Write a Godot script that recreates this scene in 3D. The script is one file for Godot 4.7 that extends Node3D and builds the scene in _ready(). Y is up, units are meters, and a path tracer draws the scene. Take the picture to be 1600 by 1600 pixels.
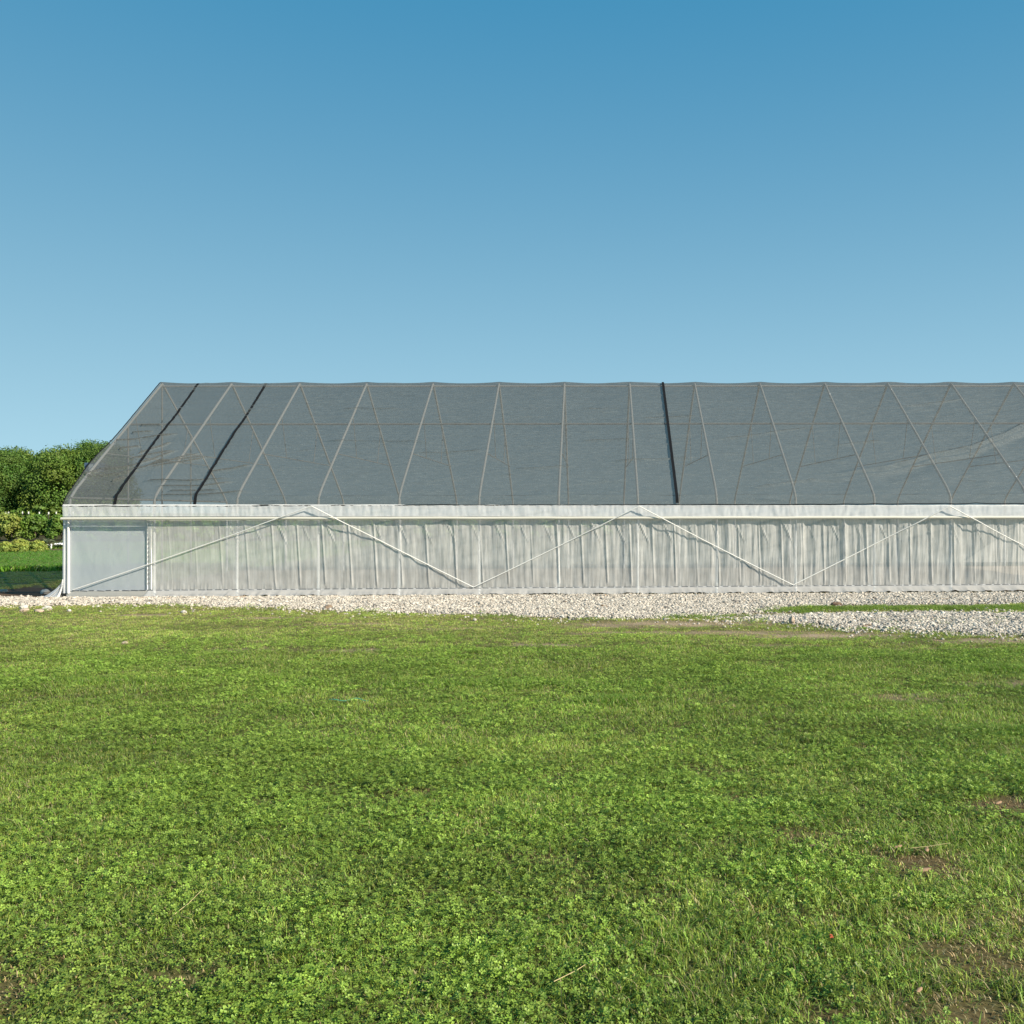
extends Node3D

# ------------------------------------------------------------------ mesh collector
class Soup:
	var v := PackedVector3Array()
	var n := PackedVector3Array()
	var c := PackedColorArray()
	var uv := PackedVector2Array()
	var ix := PackedInt32Array()
	func vert(p: Vector3, nn: Vector3, col := Color.WHITE, t := Vector2.ZERO) -> int:
		v.append(p); n.append(nn); c.append(col); uv.append(t)
		return v.size() - 1
	func tri(a: int, b: int, d: int) -> void:
		# clockwise seen from the side that the normals point to
		var g := (v[b] - v[a]).cross(v[d] - v[a])
		if g.dot(n[a] + n[b] + n[d]) > 0.0:
			ix.append(a); ix.append(d); ix.append(b)
		else:
			ix.append(a); ix.append(b); ix.append(d)
	func quad(a: Vector3, b: Vector3, d: Vector3, e: Vector3, col := Color.WHITE) -> void:
		var nn := (b - a).cross(d - a).normalized()
		var i := vert(a, nn, col, Vector2(0, 0))
		vert(b, nn, col, Vector2(1, 0)); vert(d, nn, col, Vector2(1, 1)); vert(e, nn, col, Vector2(0, 1))
		tri(i, i + 1, i + 2); tri(i, i + 2, i + 3)
	func flat_tri(a: Vector3, b: Vector3, d: Vector3, col := Color.WHITE) -> void:
		var nn := (b - a).cross(d - a).normalized()
		var i := vert(a, nn, col)
		vert(b, nn, col); vert(d, nn, col)
		tri(i, i + 1, i + 2)
	func box(lo: Vector3, hi: Vector3, col := Color.WHITE) -> void:
		var p := []
		for k in 8:
			p.append(Vector3(hi.x if k & 1 else lo.x, hi.y if k & 2 else lo.y, hi.z if k & 4 else lo.z))
		for f in [[0, 1, 3, 2], [5, 4, 6, 7], [4, 0, 2, 6], [1, 5, 7, 3], [2, 3, 7, 6], [4, 5, 1, 0]]:
			var mid: Vector3 = (p[f[0]] + p[f[2]]) * 0.5 - (lo + hi) * 0.5
			var i := vert(p[f[0]], mid.normalized(), col)
			for j in [1, 2, 3]: vert(p[f[j]], mid.normalized(), col)
			tri(i, i + 1, i + 2); tri(i, i + 2, i + 3)
	func tube(path: Array, r0: float, r1 := -1.0, sides := 8, col := Color.WHITE) -> void:
		if r1 < 0.0: r1 = r0
		var first := v.size()
		var m := path.size()
		for k in m:
			var d: Vector3 = (path[mini(k + 1, m - 1)] - path[maxi(k - 1, 0)]).normalized()
			var a := d.cross(Vector3.UP if absf(d.y) < 0.9 else Vector3.RIGHT).normalized()
			var b := a.cross(d)
			var r := lerpf(r0, r1, float(k) / (m - 1))
			for s in sides:
				var q := TAU * s / sides
				var o := a * cos(q) + b * sin(q)
				vert(path[k] + o * r, o, col)
		for k in m - 1:
			for s in sides:
				var i := first + k * sides + s
				var j := first + k * sides + (s + 1) % sides
				tri(i, j, j + sides); tri(i, j + sides, i + sides)
		for e in [0, m - 1]:
			var d2: Vector3 = (path[1] - path[0]) * -1.0 if e == 0 else path[m - 1] - path[m - 2]
			var cc := vert(path[e], d2.normalized(), col)
			var rim := v.size()
			for s in sides: vert(v[first + e * sides + s], d2.normalized(), col)
			for s in sides: tri(cc, rim + s, rim + (s + 1) % sides)
	func mesh() -> ArrayMesh:
		var arr := []
		arr.resize(Mesh.ARRAY_MAX)
		arr[Mesh.ARRAY_VERTEX] = v; arr[Mesh.ARRAY_NORMAL] = n; arr[Mesh.ARRAY_COLOR] = c
		arr[Mesh.ARRAY_TEX_UV] = uv; arr[Mesh.ARRAY_INDEX] = ix
		var am := ArrayMesh.new()
		am.add_surface_from_arrays(Mesh.PRIMITIVE_TRIANGLES, arr)
		return am

# a sheet of nu x nv cells; f gives the position at (u, v) in 0..1, paint (if any) the colour there
func sheet(nu: int, nv: int, f: Callable, facing: Vector3, uv_size := Vector2.ONE, paint: Variant = null) -> ArrayMesh:
	var so := Soup.new()
	var w := nu + 1
	var pts := PackedVector3Array()
	for j in nv + 1:
		for i in w:
			pts.append(f.call(float(i) / nu, float(j) / nv))
	for j in nv + 1:
		for i in w:
			var du := pts[j * w + mini(i + 1, nu)] - pts[j * w + maxi(i - 1, 0)]
			var dv := pts[mini(j + 1, nv) * w + i] - pts[maxi(j - 1, 0) * w + i]
			var nn := du.cross(dv).normalized()
			if nn.dot(facing) < 0.0: nn = -nn
			var p := pts[j * w + i]
			so.vert(p, nn, paint.call(p) if paint != null else Color.WHITE, Vector2(float(i) / nu, float(j) / nv) * uv_size)
	for j in nv:
		for i in nu:
			var a := j * w + i
			so.tri(a, a + 1, a + w + 1); so.tri(a, a + w + 1, a + w)
	return so.mesh()

# ------------------------------------------------------------------ naming
var used := {}
func numbered(called: String) -> String:
	var k: int = used.get(called, -1) + 1
	used[called] = k
	return called if k == 0 else "%s_%03d" % [called, k]

func tag(o: Node, label := "", category := "", group := "", kind := "") -> Node:
	if label: o.set_meta("label", label)
	if category: o.set_meta("category", category)
	if group: o.set_meta("group", group)
	if kind: o.set_meta("kind", kind)
	return o

func part(called: String, m: Mesh, mat: Material, parent: Node) -> MeshInstance3D:
	var o := MeshInstance3D.new()
	o.name = called if parent != self else numbered(called)
	o.mesh = m
	o.material_override = mat
	parent.add_child(o, true)
	return o

func thing(called: String, at: Vector3, turn := 0.0) -> Node3D:
	var o := Node3D.new()
	o.name = numbered(called)
	add_child(o, true)
	o.position = at
	o.rotation.y = turn
	return o

func copy_of(o: Node3D, called: String, at: Vector3, turn: float, size: Vector3) -> Node3D:
	var c: Node3D = o.duplicate()
	c.name = numbered(called)
	add_child(c, true)
	c.position = at
	c.rotation.y = turn
	c.scale = size
	return c

func swarm(called: String, m: Mesh, mat: Material, at: Array, tints: PackedColorArray, label: String, category: String) -> void:
	if at.is_empty(): return
	var mm := MultiMesh.new()
	mm.transform_format = MultiMesh.TRANSFORM_3D
	mm.use_colors = true
	mm.mesh = m
	mm.instance_count = at.size()
	for i in at.size():
		mm.set_instance_transform(i, at[i])
		mm.set_instance_color(i, tints[i])
	var o := MultiMeshInstance3D.new()
	o.name = numbered(called)
	o.multimesh = mm
	o.material_override = mat
	add_child(o, true)
	tag(o, label, category, "", "stuff")

# ------------------------------------------------------------------ materials
func paint_mat(col: Color, rough := 0.8, metal := 0.0) -> StandardMaterial3D:
	var m := StandardMaterial3D.new()
	m.albedo_color = col.linear_to_srgb()
	m.roughness = rough
	m.metallic = metal
	return m

func sheet_mat(col: Color, alpha: float, rough: float, back: float) -> StandardMaterial3D:
	var m := paint_mat(col, rough)
	m.transparency = BaseMaterial3D.TRANSPARENCY_ALPHA
	m.albedo_color.a = alpha
	if back > 0.0:
		m.backlight_enabled = true
		m.backlight = Color(back, back, back).linear_to_srgb()
	m.cull_mode = BaseMaterial3D.CULL_DISABLED
	return m

func leaf_mat(back: float, rough := 0.48) -> StandardMaterial3D:
	var m := StandardMaterial3D.new()
	m.vertex_color_use_as_albedo = true
	m.roughness = rough
	m.metallic_specular = 0.45
	m.backlight_enabled = true
	m.backlight = Color(back, back, back).linear_to_srgb()
	m.cull_mode = BaseMaterial3D.CULL_DISABLED
	return m

# ------------------------------------------------------------------ the lie of the land
var rng := RandomNumberGenerator.new()
var n_big := FastNoiseLite.new()
var n_mid := FastNoiseLite.new()
var n_fine := FastNoiseLite.new()

func rr(a: float, b: float) -> float: return rng.randf_range(a, b)

func ground(x: float, z: float) -> float:
	var h := 0.0054 * clampf(x, -60.0, 60.0)
	if z > -20.0 and z < 6.0:
		h += 0.03 * n_mid.get_noise_2d(x * 0.55, z * 0.55) + 0.012 * n_fine.get_noise_2d(x * 2.0, z * 2.0)
	return h

func along(x: float, line: Array) -> float:
	for k in line.size() - 1:
		var a: Vector2 = line[k]
		var b: Vector2 = line[k + 1]
		if x <= b.x: return lerpf(a.y, b.y, clampf((x - a.x) / (b.x - a.x), 0.0, 1.0))
	return line[-1].y

var gravel_front := [Vector2(-16, -18.9), Vector2(-12.64, -19.2), Vector2(-10, -19.3), Vector2(-7, -18.4), Vector2(-4.24, -17.55), Vector2(-1.7, -16.7), Vector2(-0.5, -16.2), Vector2(0.6, -16.3), Vector2(2.1, -16.7), Vector2(3.0, -17.4), Vector2(3.7, -18.1), Vector2(5.7, -18.2), Vector2(8.4, -18.5), Vector2(18, -18.6)]
var second_front := [Vector2(2.5, -16.0), Vector2(3.3, -15.3), Vector2(3.6, -14.65), Vector2(4.5, -14.45), Vector2(5.4, -14.0), Vector2(6.3, -13.75), Vector2(10, -13.4), Vector2(18, -13.0)]
# how far inside the gravel a spot is: positive inside, in metres
func in_gravel(x: float, z: float) -> float:
	var j := 0.28 * n_fine.get_noise_2d(x * 1.3 + 50.0, z * 1.3) + 0.12 * n_fine.get_noise_2d(x * 5.0, z * 5.0)
	var back := -20.85 if x > -12.4 else lerpf(-21.1, -20.9, clampf(x + 14.0, 0.0, 1.0))
	var a := minf(along(x, gravel_front) + j - z, z - back)
	var b := minf(along(x, second_front) + j - z, z - (-16.8 + j * 1.5))
	b = minf(b, (x - 2.55) * 0.6 + j)
	return maxf(a, b)

# worn patches: x, z, half width, half depth, how bare
var patches := [
	[-1.29, -6.16, 0.16, 0.1, 0.8], [1.68, -4.93, 0.24, 0.2, 0.8], [2.53, -5.81, 0.3, 0.2, 0.8], [1.17, -5.29, 0.22, 0.14, 0.7],
	[-1.72, -3.72, 0.16, 0.08, 0.7], [1.58, -3.85, 0.28, 0.18, 0.6], [1.3, -3.45, 0.35, 0.16, 0.6], [0.8, -3.4, 0.2, 0.08, 0.5],
	[-5.0, -12.7, 0.7, 0.1, 0.9], [-3.6, -12.54, 0.45, 0.1, 0.9], [-0.97, -13.04, 0.65, 0.16, 0.9], [-8.58, -17.22, 0.8, 0.14, 0.8],
	[-2.5, -3.6, 0.3, 0.2, 0.6], [0.98, -6.06, 0.2, 0.1, 0.6], [2.2, -4.4, 0.3, 0.3, 0.45], [1.9, -4.1, 0.35, 0.3, 0.4],
	[-6.2, -16.6, 0.9, 0.16, 0.7], [-2.6, -14.9, 1.2, 0.14, 0.6], [-4.2, -15.6, 0.8, 0.12, 0.6], [2.4, -12.9, 0.6, 0.14, 0.6], [4.6, -12.5, 0.7, 0.12, 0.7],
	[1.0, -15.35, 1.8, 0.45, 0.85], [3.4, -13.9, 1.4, 0.3, 0.85], [6.0, -13.2, 1.6, 0.28, 0.9], [2.0, -14.3, 1.5, 0.22, 0.7], [0.2, -14.3, 1.2, 0.15, 0.6],
	[2.3, -16.35, 0.9, 0.25, 0.6], [3.4, -17.05, 0.9, 0.16, 0.8], [3.1, -9.3, 0.5, 0.2, 0.5], [4.3, -10.0, 0.6, 0.2, 0.5], [-0.4, -5.0, 0.25, 0.12, 0.5], [0.9, -4.3, 0.3, 0.1, 0.5],
]
func bare(x: float, z: float) -> float:
	var b := 0.0
	for p in patches:
		var dx: float = (x - p[0]) / p[2]
		var dz: float = (z - p[1]) / p[3]
		var d := dx * dx + dz * dz
		if d < 4.0:
			b = maxf(b, p[4] * clampf(1.35 - sqrt(d) + 0.75 * n_fine.get_noise_2d(x * 5.0, z * 5.0), 0.0, 1.0))
	return b

func soil_colour(p: Vector3) -> Color:
	var x := p.x
	var z := p.z
	var k := n_fine.get_noise_2d(x * 1.5, z * 1.5)
	var c := Color(0.14, 0.15, 0.05)
	if z > -20.9:
		var b := clampf(bare(x, z) * 1.3, 0.0, 1.0)
		var tan_soil := Color(0.5, 0.4, 0.28) if z < -9.0 else Color(0.19, 0.135, 0.075)
		c = c.lerp(tan_soil, b)
		var far := smoothstep(-11.0, -17.0, z)
		c = c.lerp(Color(0.28, 0.26, 0.12), far * 0.75 * (1.0 - b))
		if in_gravel(x, z) > -0.05: c = Color(0.25, 0.215, 0.175)
	elif x > -12.6:
		c = Color(0.09, 0.1, 0.035)
	elif z > -24.0 + 0.6 * k: c = Color(0.17, 0.118, 0.08)
	elif z > -31.0 + 0.8 * k: c = Color(0.24, 0.23, 0.1)
	elif z > -45.0: c = Color(0.06, 0.1, 0.022)
	elif z > -51.5 and x > -30.8 and x < -22.0: c = Color(0.2, 0.14, 0.095)
	elif z > -57.0: c = Color(0.085, 0.11, 0.035)
	else: c = Color(0.1, 0.09, 0.045)
	var t := 1.0 + 0.25 * k
	return Color(c.r * t, c.g * t, c.b * t)

func axis(lo: float, a: float, b: float, hi: float, step: float) -> Array:
	var out := []
	var d := step
	var q := a
	while q > lo:
		out.push_front(q)
		d *= 1.35
		q -= d
	out.push_front(lo)
	q = a + step
	d = step
	while q < b:
		out.append(q)
		q += step
	while q < hi:
		out.append(q)
		d *= 1.35
		q += d
	out.append(hi)
	return out

# ------------------------------------------------------------------ foliage
func turned(nn: Vector3) -> Basis:
	var a := nn.cross(Vector3.UP if absf(nn.y) < 0.9 else Vector3.RIGHT).normalized()
	return Basis(a, nn, a.cross(nn))

func add_leaf(so: Soup, at: Vector3, nn: Vector3, size: float, col: Color) -> void:
	# a bent leaf spray: two faces that meet in a ridge
	var b := turned(nn).rotated(nn, rr(0.0, TAU))
	var l := b.x * size * rr(0.8, 1.25)
	var w := b.z * size * rr(0.4, 0.62)
	var lift := nn * size * rr(-0.12, 0.22)
	so.flat_tri(at - l * 0.5, at + w + lift, at + l * 0.5, col)
	so.flat_tri(at - l * 0.5, at + l * 0.5, at - w + lift, col)

func crown_mesh(height: float, radius: float, low: float, lobes: int, per: int, leaf: float, tone: Color, shoots: int) -> ArrayMesh:
	var so := Soup.new()
	for k in lobes:
		var q := k * 2.39996 + rr(-0.4, 0.4)
		var f := (k + 0.5) / lobes
		var y := lerpf(low, height - radius * 0.3, pow(f, 0.8))
		var spread := radius * (0.8 - 0.55 * pow(f, 2.4)) * rr(0.75, 1.1)
		var mid := Vector3(cos(q) * spread, y, sin(q) * spread)
		var lr := radius * rr(0.2, 0.4)
		var tint := rr(0.78, 1.22)
		var warm := rr(-0.12, 0.22)
		for i in per:
			var d := Vector3(rng.randfn(), rng.randfn() * 0.85, rng.randfn()).normalized()
			var p := mid + d * lr * Vector3(1.0, 0.8, 1.0) * (rr(0.55, 1.08) if rng.randf() < 0.8 else rr(1.0, 1.3))
			if p.y < 0.05: continue
			var nn := (d + Vector3(rng.randfn(), rng.randfn() + 0.4, rng.randfn()) * 0.55).normalized()
			var t := tint * rr(0.75, 1.3)
			add_leaf(so, p, nn, leaf * rr(0.7, 1.35), Color(tone.r * t * (1.0 + warm), tone.g * t, tone.b * t * (1.0 - 0.3 * warm)))
	for k in shoots:
		var q2 := rr(0.0, TAU)
		var rad := radius * sqrt(rng.randf()) * 0.75
		var base := Vector3(cos(q2) * rad, height - radius * 0.25 - rad * 0.55, sin(q2) * rad)
		var tall := rr(0.1, 0.26) * radius
		var lean := Vector3(rr(-0.25, 0.25), 1.0, rr(-0.25, 0.25))
		for i in 9:
			add_leaf(so, base + lean * tall * (i / 8.0) + Vector3(rr(-0.1, 0.1), 0, rr(-0.1, 0.1)) * leaf * 2.0, Vector3(rng.randfn(), rng.randfn(), rng.randfn()).normalized(), leaf * rr(0.5, 0.9), Color(tone.r * 1.15, tone.g * 1.1, tone.b))
	return so.mesh()

func trunk_mesh(height: float, r: float, limbs: int) -> ArrayMesh:
	var so := Soup.new()
	so.tube([Vector3(0, -0.1, 0), Vector3(0.05, height * 0.3, 0.02), Vector3(-0.06, height * 0.6, 0.05), Vector3(0.02, height, 0)], r, r * 0.25, 8)
	for k in limbs:
		var q := k * 2.4
		var y := height * lerpf(0.3, 0.8, float(k) / limbs)
		var out := Vector3(cos(q), 0.55, sin(q)) * height * 0.26
		so.tube([Vector3(0, y, 0), Vector3(0, y, 0) + out * 0.5, Vector3(0, y + 0.12 * height, 0) + out], r * 0.42, r * 0.1, 6)
	return so.mesh()

func grass_tuft(blades: int, spread: float, lo: float, hi: float, wide: float, tone: Color) -> ArrayMesh:
	var so := Soup.new()
	for k in blades:
		var q := rr(0.0, TAU)
		var at := Vector3(cos(q), 0, sin(q)) * spread * sqrt(rng.randf())
		var h := rr(lo, hi)
		var yaw := rr(0.0, TAU)
		var lean := Vector3(cos(yaw), 0, sin(yaw)) * h * rr(0.25, 1.9)
		var side := Vector3(-sin(yaw + rr(-0.9, 0.9)), 0, cos(yaw)).normalized() * wide * rr(0.7, 1.3) * 0.5
		var mid := at + Vector3(0, h * 0.6, 0) + lean * 0.35
		var tip := at + Vector3(0, h * rr(0.75, 1.0), 0) + lean
		var t := rr(0.5, 1.45)
		var y := rr(-0.14, 0.22)
		var col := Color(tone.r * t * (1.0 + y), tone.g * t, tone.b * t)
		if rng.randf() < 0.1: col = Color(0.42, 0.37, 0.19) * rr(0.8, 1.2)
		so.quad(at - side, at + side, mid + side * 0.85, mid - side * 0.85, col)
		so.flat_tri(mid - side * 0.85, mid + side * 0.85, tip, col)
	return so.mesh()

func clover_tuft(leaves: int, spread: float, lo: float, hi: float, size: float, tone: Color) -> ArrayMesh:
	var so := Soup.new()
	for k in leaves:
		var q := rr(0.0, TAU)
		var at := Vector3(cos(q), 0, sin(q)) * spread * sqrt(rng.randf())
		var top := at + Vector3(rr(-0.012, 0.012), rr(lo, hi), rr(-0.012, 0.012))
		var nn := Vector3(rng.randfn() * 0.38, 1.0, rng.randfn() * 0.38).normalized()
		var b := turned(nn)
		var t := rr(0.72, 1.28)
		var col := Color(tone.r * t, tone.g * t * rr(0.95, 1.05), tone.b * t)
		var s := size * rr(0.7, 1.25)
		var turn := rr(0.0, TAU)
		for i in 3:
			var a := turn + TAU * i / 3.0
			var d := b.x * cos(a) + b.z * sin(a)
			var e := nn.cross(d)
			var far := top + d * s + nn * s * 0.06
			so.flat_tri(top, top + d * s * 0.72 + e * s * 0.45 + nn * s * 0.16, far, col)
			so.flat_tri(top, far, top + d * s * 0.72 - e * s * 0.45 + nn * s * 0.16, col)
		so.flat_tri(at - Vector3(0.0008, 0, 0), at + Vector3(0.0008, 0, 0), top, col)
	return so.mesh()

func stone_mesh(seed_: int, squash: float) -> ArrayMesh:
	# a broken angular pebble: an octahedron split once, with uneven radii
	var r2 := RandomNumberGenerator.new()
	r2.seed = seed_
	var dirs := [Vector3(1, 0, 0), Vector3(-1, 0, 0), Vector3(0, 1, 0), Vector3(0, -1, 0), Vector3(0, 0, 1), Vector3(0, 0, -1)]
	var rad := {}
	var so := Soup.new()
	var at := func(d: Vector3) -> Vector3:
		var key := Vector3i((d * 1000.0).round())
		if not rad.has(key): rad[key] = r2.randf_range(0.72, 1.2)
		return d * rad[key] * Vector3(1.0, squash, r2.randf_range(0.999, 1.0))
	for sx in [0, 1]:
		for sy in [2, 3]:
			for sz in [4, 5]:
				var a: Vector3 = dirs[sx]
				var b: Vector3 = dirs[sy]
				var c: Vector3 = dirs[sz]
				var ab := (a + b).normalized()
				var bc := (b + c).normalized()
				var ca := (c + a).normalized()
				for t in [[a, ab, ca], [b, bc, ab], [c, ca, bc], [ab, bc, ca]]:
					var p: Vector3 = at.call(t[0])
					var q: Vector3 = at.call(t[1])
					var s: Vector3 = at.call(t[2])
					var nn := (q - p).cross(s - p).normalized()
					if nn.dot(p + q + s) < 0.0: nn = -nn
					var i := so.vert(p, nn); so.vert(q, nn); so.vert(s, nn)
					so.tri(i, i + 1, i + 2)
	return so.mesh()

func rock_mesh(seed_: int, size: Vector3) -> ArrayMesh:
	var nz := FastNoiseLite.new()
	nz.seed = seed_
	nz.frequency = 0.9
	return sheet(20, 12, func(u, v):
		var a: float = u * TAU
		var b: float = (v - 0.5) * PI
		var d := Vector3(cos(a) * cos(b), sin(b), sin(a) * cos(b))
		var r := 1.0 + 0.35 * nz.get_noise_3dv(d * 1.4) + 0.12 * nz.get_noise_3dv(d * 4.0)
		return d * r * size, Vector3.UP)

# ------------------------------------------------------------------ the greenhouse
var bow_at := [-12.24, -10.33, -8.45, -6.6, -4.757, -2.923, -1.098, 0.723, 2.544, 4.375, 6.199, 7.978, 9.765, 11.543, 13.33, 15.1]
const EYE := 1.88
const HALF := 4.57
const LEFT := -12.24
const RIGHT := 15.1

func kink_y(s: float) -> float: return EYE + 0.3632 + 0.0031 * s
func ridge_y(s: float) -> float: return EYE + 3.5869 + 0.0027 * s

var wrinkles := [
	[[-12.15, 0.431], [-11.23, 0.476], [-10.66, 0.511]], [[-12.19, 0.144], [-11.96, 0.194], [-11.27, 0.234], [-10.35, 0.377]], [[-12.12, 0.139], [-11.52, 0.169], [-11.02, 0.209], [-9.68, 0.356]],
	[[-11.54, 0.174], [-10.72, 0.245], [-9.56, 0.318]], [[-11.08, 0.204], [-10.06, 0.261], [-9.51, 0.313]], [[-10.86, 0.11], [-9.75, 0.11], [-8.68, 0.135]], [[-10.44, 0.066], [-9.31, 0.071], [-8.57, 0.115]],
	[[-10.11, 0.033], [-8.8, 0.038]], [[-10.32, 0.001], [-9.1, 0.005], [-8.06, 0.034]], [[-11.43, 0.323], [-10.73, 0.432]], [[-11.93, 0.505], [-11.41, 0.522]], [[-11.92, 0.366], [-11.45, 0.399]],
	[[-11.56, 0.281], [-10.5, 0.361]], [[-11.53, 0.11], [-11.24, 0.144]], [[-11.85, 0.574], [-11.29, 0.58]], [[-9.5, 0.169], [-8.41, 0.235]],
	[[-7.16, 0.433], [-5.73, 0.434], [-4.12, 0.418]], [[-0.68, 0.436], [0.04, 0.442], [0.85, 0.448]], [[-0.04, 0.253], [0.82, 0.269], [2.39, 0.301]], [[3.32, 0.049], [5.19, 0.122]], [[2.62, 0.438], [4.12, 0.495], [5.69, 0.578]], [[-4.82, 0.325], [-2.8, 0.353]], [[0.88, 0.641], [2.57, 0.66]], [[-7.07, 0.728], [-5.23, 0.742]], [[-2.26, 0.196], [-0.73, 0.222]], [[7.76, 0.738], [10.01, 0.836]], [[5.64, 0.383], [7.16, 0.44]],
]
func crease(s: float, t: float) -> float:
	var best := 0.0
	for k in wrinkles.size():
		var line: Array = wrinkles[k]
		var a0: Array = line[0]
		var a1: Array = line[-1]
		if s < a0[0] or s > a1[0]: continue
		for i in line.size() - 1:
			var a: Array = line[i]
			var b: Array = line[i + 1]
			if s >= a[0] and s <= b[0]:
				var at: float = lerpf(a[1], b[1], (s - a[0]) / (b[0] - a[0]))
				var ends := smoothstep(0.0, 0.15, (s - a0[0]) / (a1[0] - a0[0])) * smoothstep(0.0, 0.22, (a1[0] - s) / (a1[0] - a0[0]))
				if a0[0] < -11.8: ends = smoothstep(0.0, 0.22, (a1[0] - s) / (a1[0] - a0[0]))
				var d := (t - at) * 5.6 / 0.027
				best += (0.07 if k < 16 else 0.042) * ends * exp(-d * d)
	return best

var sag_line := [Vector2(4.2, 0.135), Vector2(5.22, 0.147), Vector2(6.67, 0.198), Vector2(7.89, 0.287), Vector2(9.15, 0.368), Vector2(9.96, 0.452), Vector2(10.86, 0.569), Vector2(13.5, 0.8)]
# front (side = 1) or back (side = -1) slope of the shade cloth; t = 0 at the bow's bend, 1 at the ridge
func cloth_point(s: float, t: float, side: float, pressed := false) -> Vector3:
	var slack := 0.0
	for k in bow_at.size() - 1:
		if s >= bow_at[k] and s <= bow_at[k + 1]:
			var f: float = (s - bow_at[k]) / (bow_at[k + 1] - bow_at[k])
			slack = 4.0 * f * (1.0 - f)
	var sag := 0.052 * slack * lerpf(0.5, 1.0, t)
	var lift := 0.04
	if side > 0.0:
		var rough := n_mid.get_noise_2d(s * 0.8, t * 22.0)
		lift += 0.022 * rough * slack + 0.008 * n_fine.get_noise_2d(s * 0.9, t * 40.0)
		if not pressed: lift += 0.05 * slack * pow(1.0 - absf(n_mid.get_noise_2d(s * 0.3 + t * 0.6, t * 13.0)), 12.0) * (0.4 + 0.6 * n_fine.get_noise_2d(s * 0.5, t * 6.0 + 20.0))
		if not pressed: lift += crease(s, t)
		if s > 4.2:
			var at := along(s, sag_line)
			var d := (t - at) * 5.6
			var amp := smoothstep(4.2, 7.6, s)
			lift += amp * (0.1 * exp(-pow(d / 0.075, 2.0)) + 0.05 * exp(-pow((d + 0.19) / 0.06, 2.0)) - 0.05 * slack * exp(-pow((d + 0.35) / 0.2, 2.0)))
			lift += amp * 0.02 * n_fine.get_noise_2d(s * 1.4 + t * 9.0, t * 26.0 - s * 1.1)
	if s < -11.6 and t > 0.02: lift += 0.09 * exp(-pow((s + 12.3) / 0.25, 2.0)) * exp(-pow((t - 0.24) / 0.16, 2.0))
	var ky := kink_y(s)
	var ry := ridge_y(s)
	var y := lerpf(ky, ry, t) - sag * 0.82
	var z := -HALF * t
	if t < 0.0:
		y = ky + t * 4.03
		z *= 0.6
	var p := Vector3(s, y, z) + Vector3(0, 0.82, 0.57) * lift
	if side < 0.0: p.z = -2.0 * HALF - p.z
	return p

func film_point(s: float, v: float, side: float) -> Vector3:
	# the roll-up curtain, v = 0 at the ground channel and 1 at the roller
	var bottom := EYE - 1.7256 + 0.0054 * s
	var top := EYE - 0.145
	var y := lerpf(bottom, top, v)
	var calm := smoothstep(-10.2, -6.5, s)
	var wild := smoothstep(-5.0, 5.0, s)
	var d := 0.0
	var hang := sin(PI * clampf(v, 0.0, 1.0))
	# creases that the film keeps from its folds, about every 0.57 m
	var q := (s + 0.035 * (v - 0.5) * 2.0 + 0.05 * n_fine.get_noise_1d(s * 0.7)) / lerpf(0.585, 0.5, wild)
	var f := q - roundf(q)
	var each := 0.6 + 0.5 * n_fine.get_noise_1d(roundf(q) * 9.0)
	d += lerpf(0.016, 0.034, calm) * each * exp(-pow(f * 0.57 / 0.017, 2.0)) * smoothstep(0.0, 0.1, v) * lerpf(0.65, 1.0, calm)
	# loose hanging folds, stronger to the right
	d += lerpf(0.018, 0.052, wild) * calm * n_mid.get_noise_2d(s * 3.4 + 0.35 * (1.0 - v), v * 0.12) * (0.35 + 0.65 * hang)
	d += lerpf(0.024, 0.036, wild) * calm * n_mid.get_noise_2d(s * 7.0 + 0.5 * v, v * lerpf(1.0, 0.15, wild) + 9.0) * (0.3 + 0.7 * v)
	d += 0.012 * wild * maxf(0.0, n_mid.get_noise_2d(s * 13.0 + v * 0.7, v * 0.2 + 30.0))
	# short drag wrinkles under the roller
	var up := smoothstep(0.55, 0.8, v) * smoothstep(1.0, 0.93, v)
	var q2 := (s + 0.75 * v) / 0.55 + 0.35
	var f2 := q2 - roundf(q2)
	d += 0.03 * up * calm * exp(-pow(f2 * 0.55 / 0.014, 2.0)) * (0.6 + 0.8 * n_fine.get_noise_1d(roundf(q2) * 5.0))
	# gathers above the channel
	d += 0.012 * smoothstep(0.14, 0.0, v) * n_mid.get_noise_2d(s * 16.0, 4.0)
	var z := 0.02 + d + 0.03 * hang * calm + 0.1 * pow(v, 3.0)
	return Vector3(s, y, z * side if side > 0.0 else -2.0 * HALF - z)

func ground_local(s: float, z: float) -> float:
	return ground(s, -21.166 + z)

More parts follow.
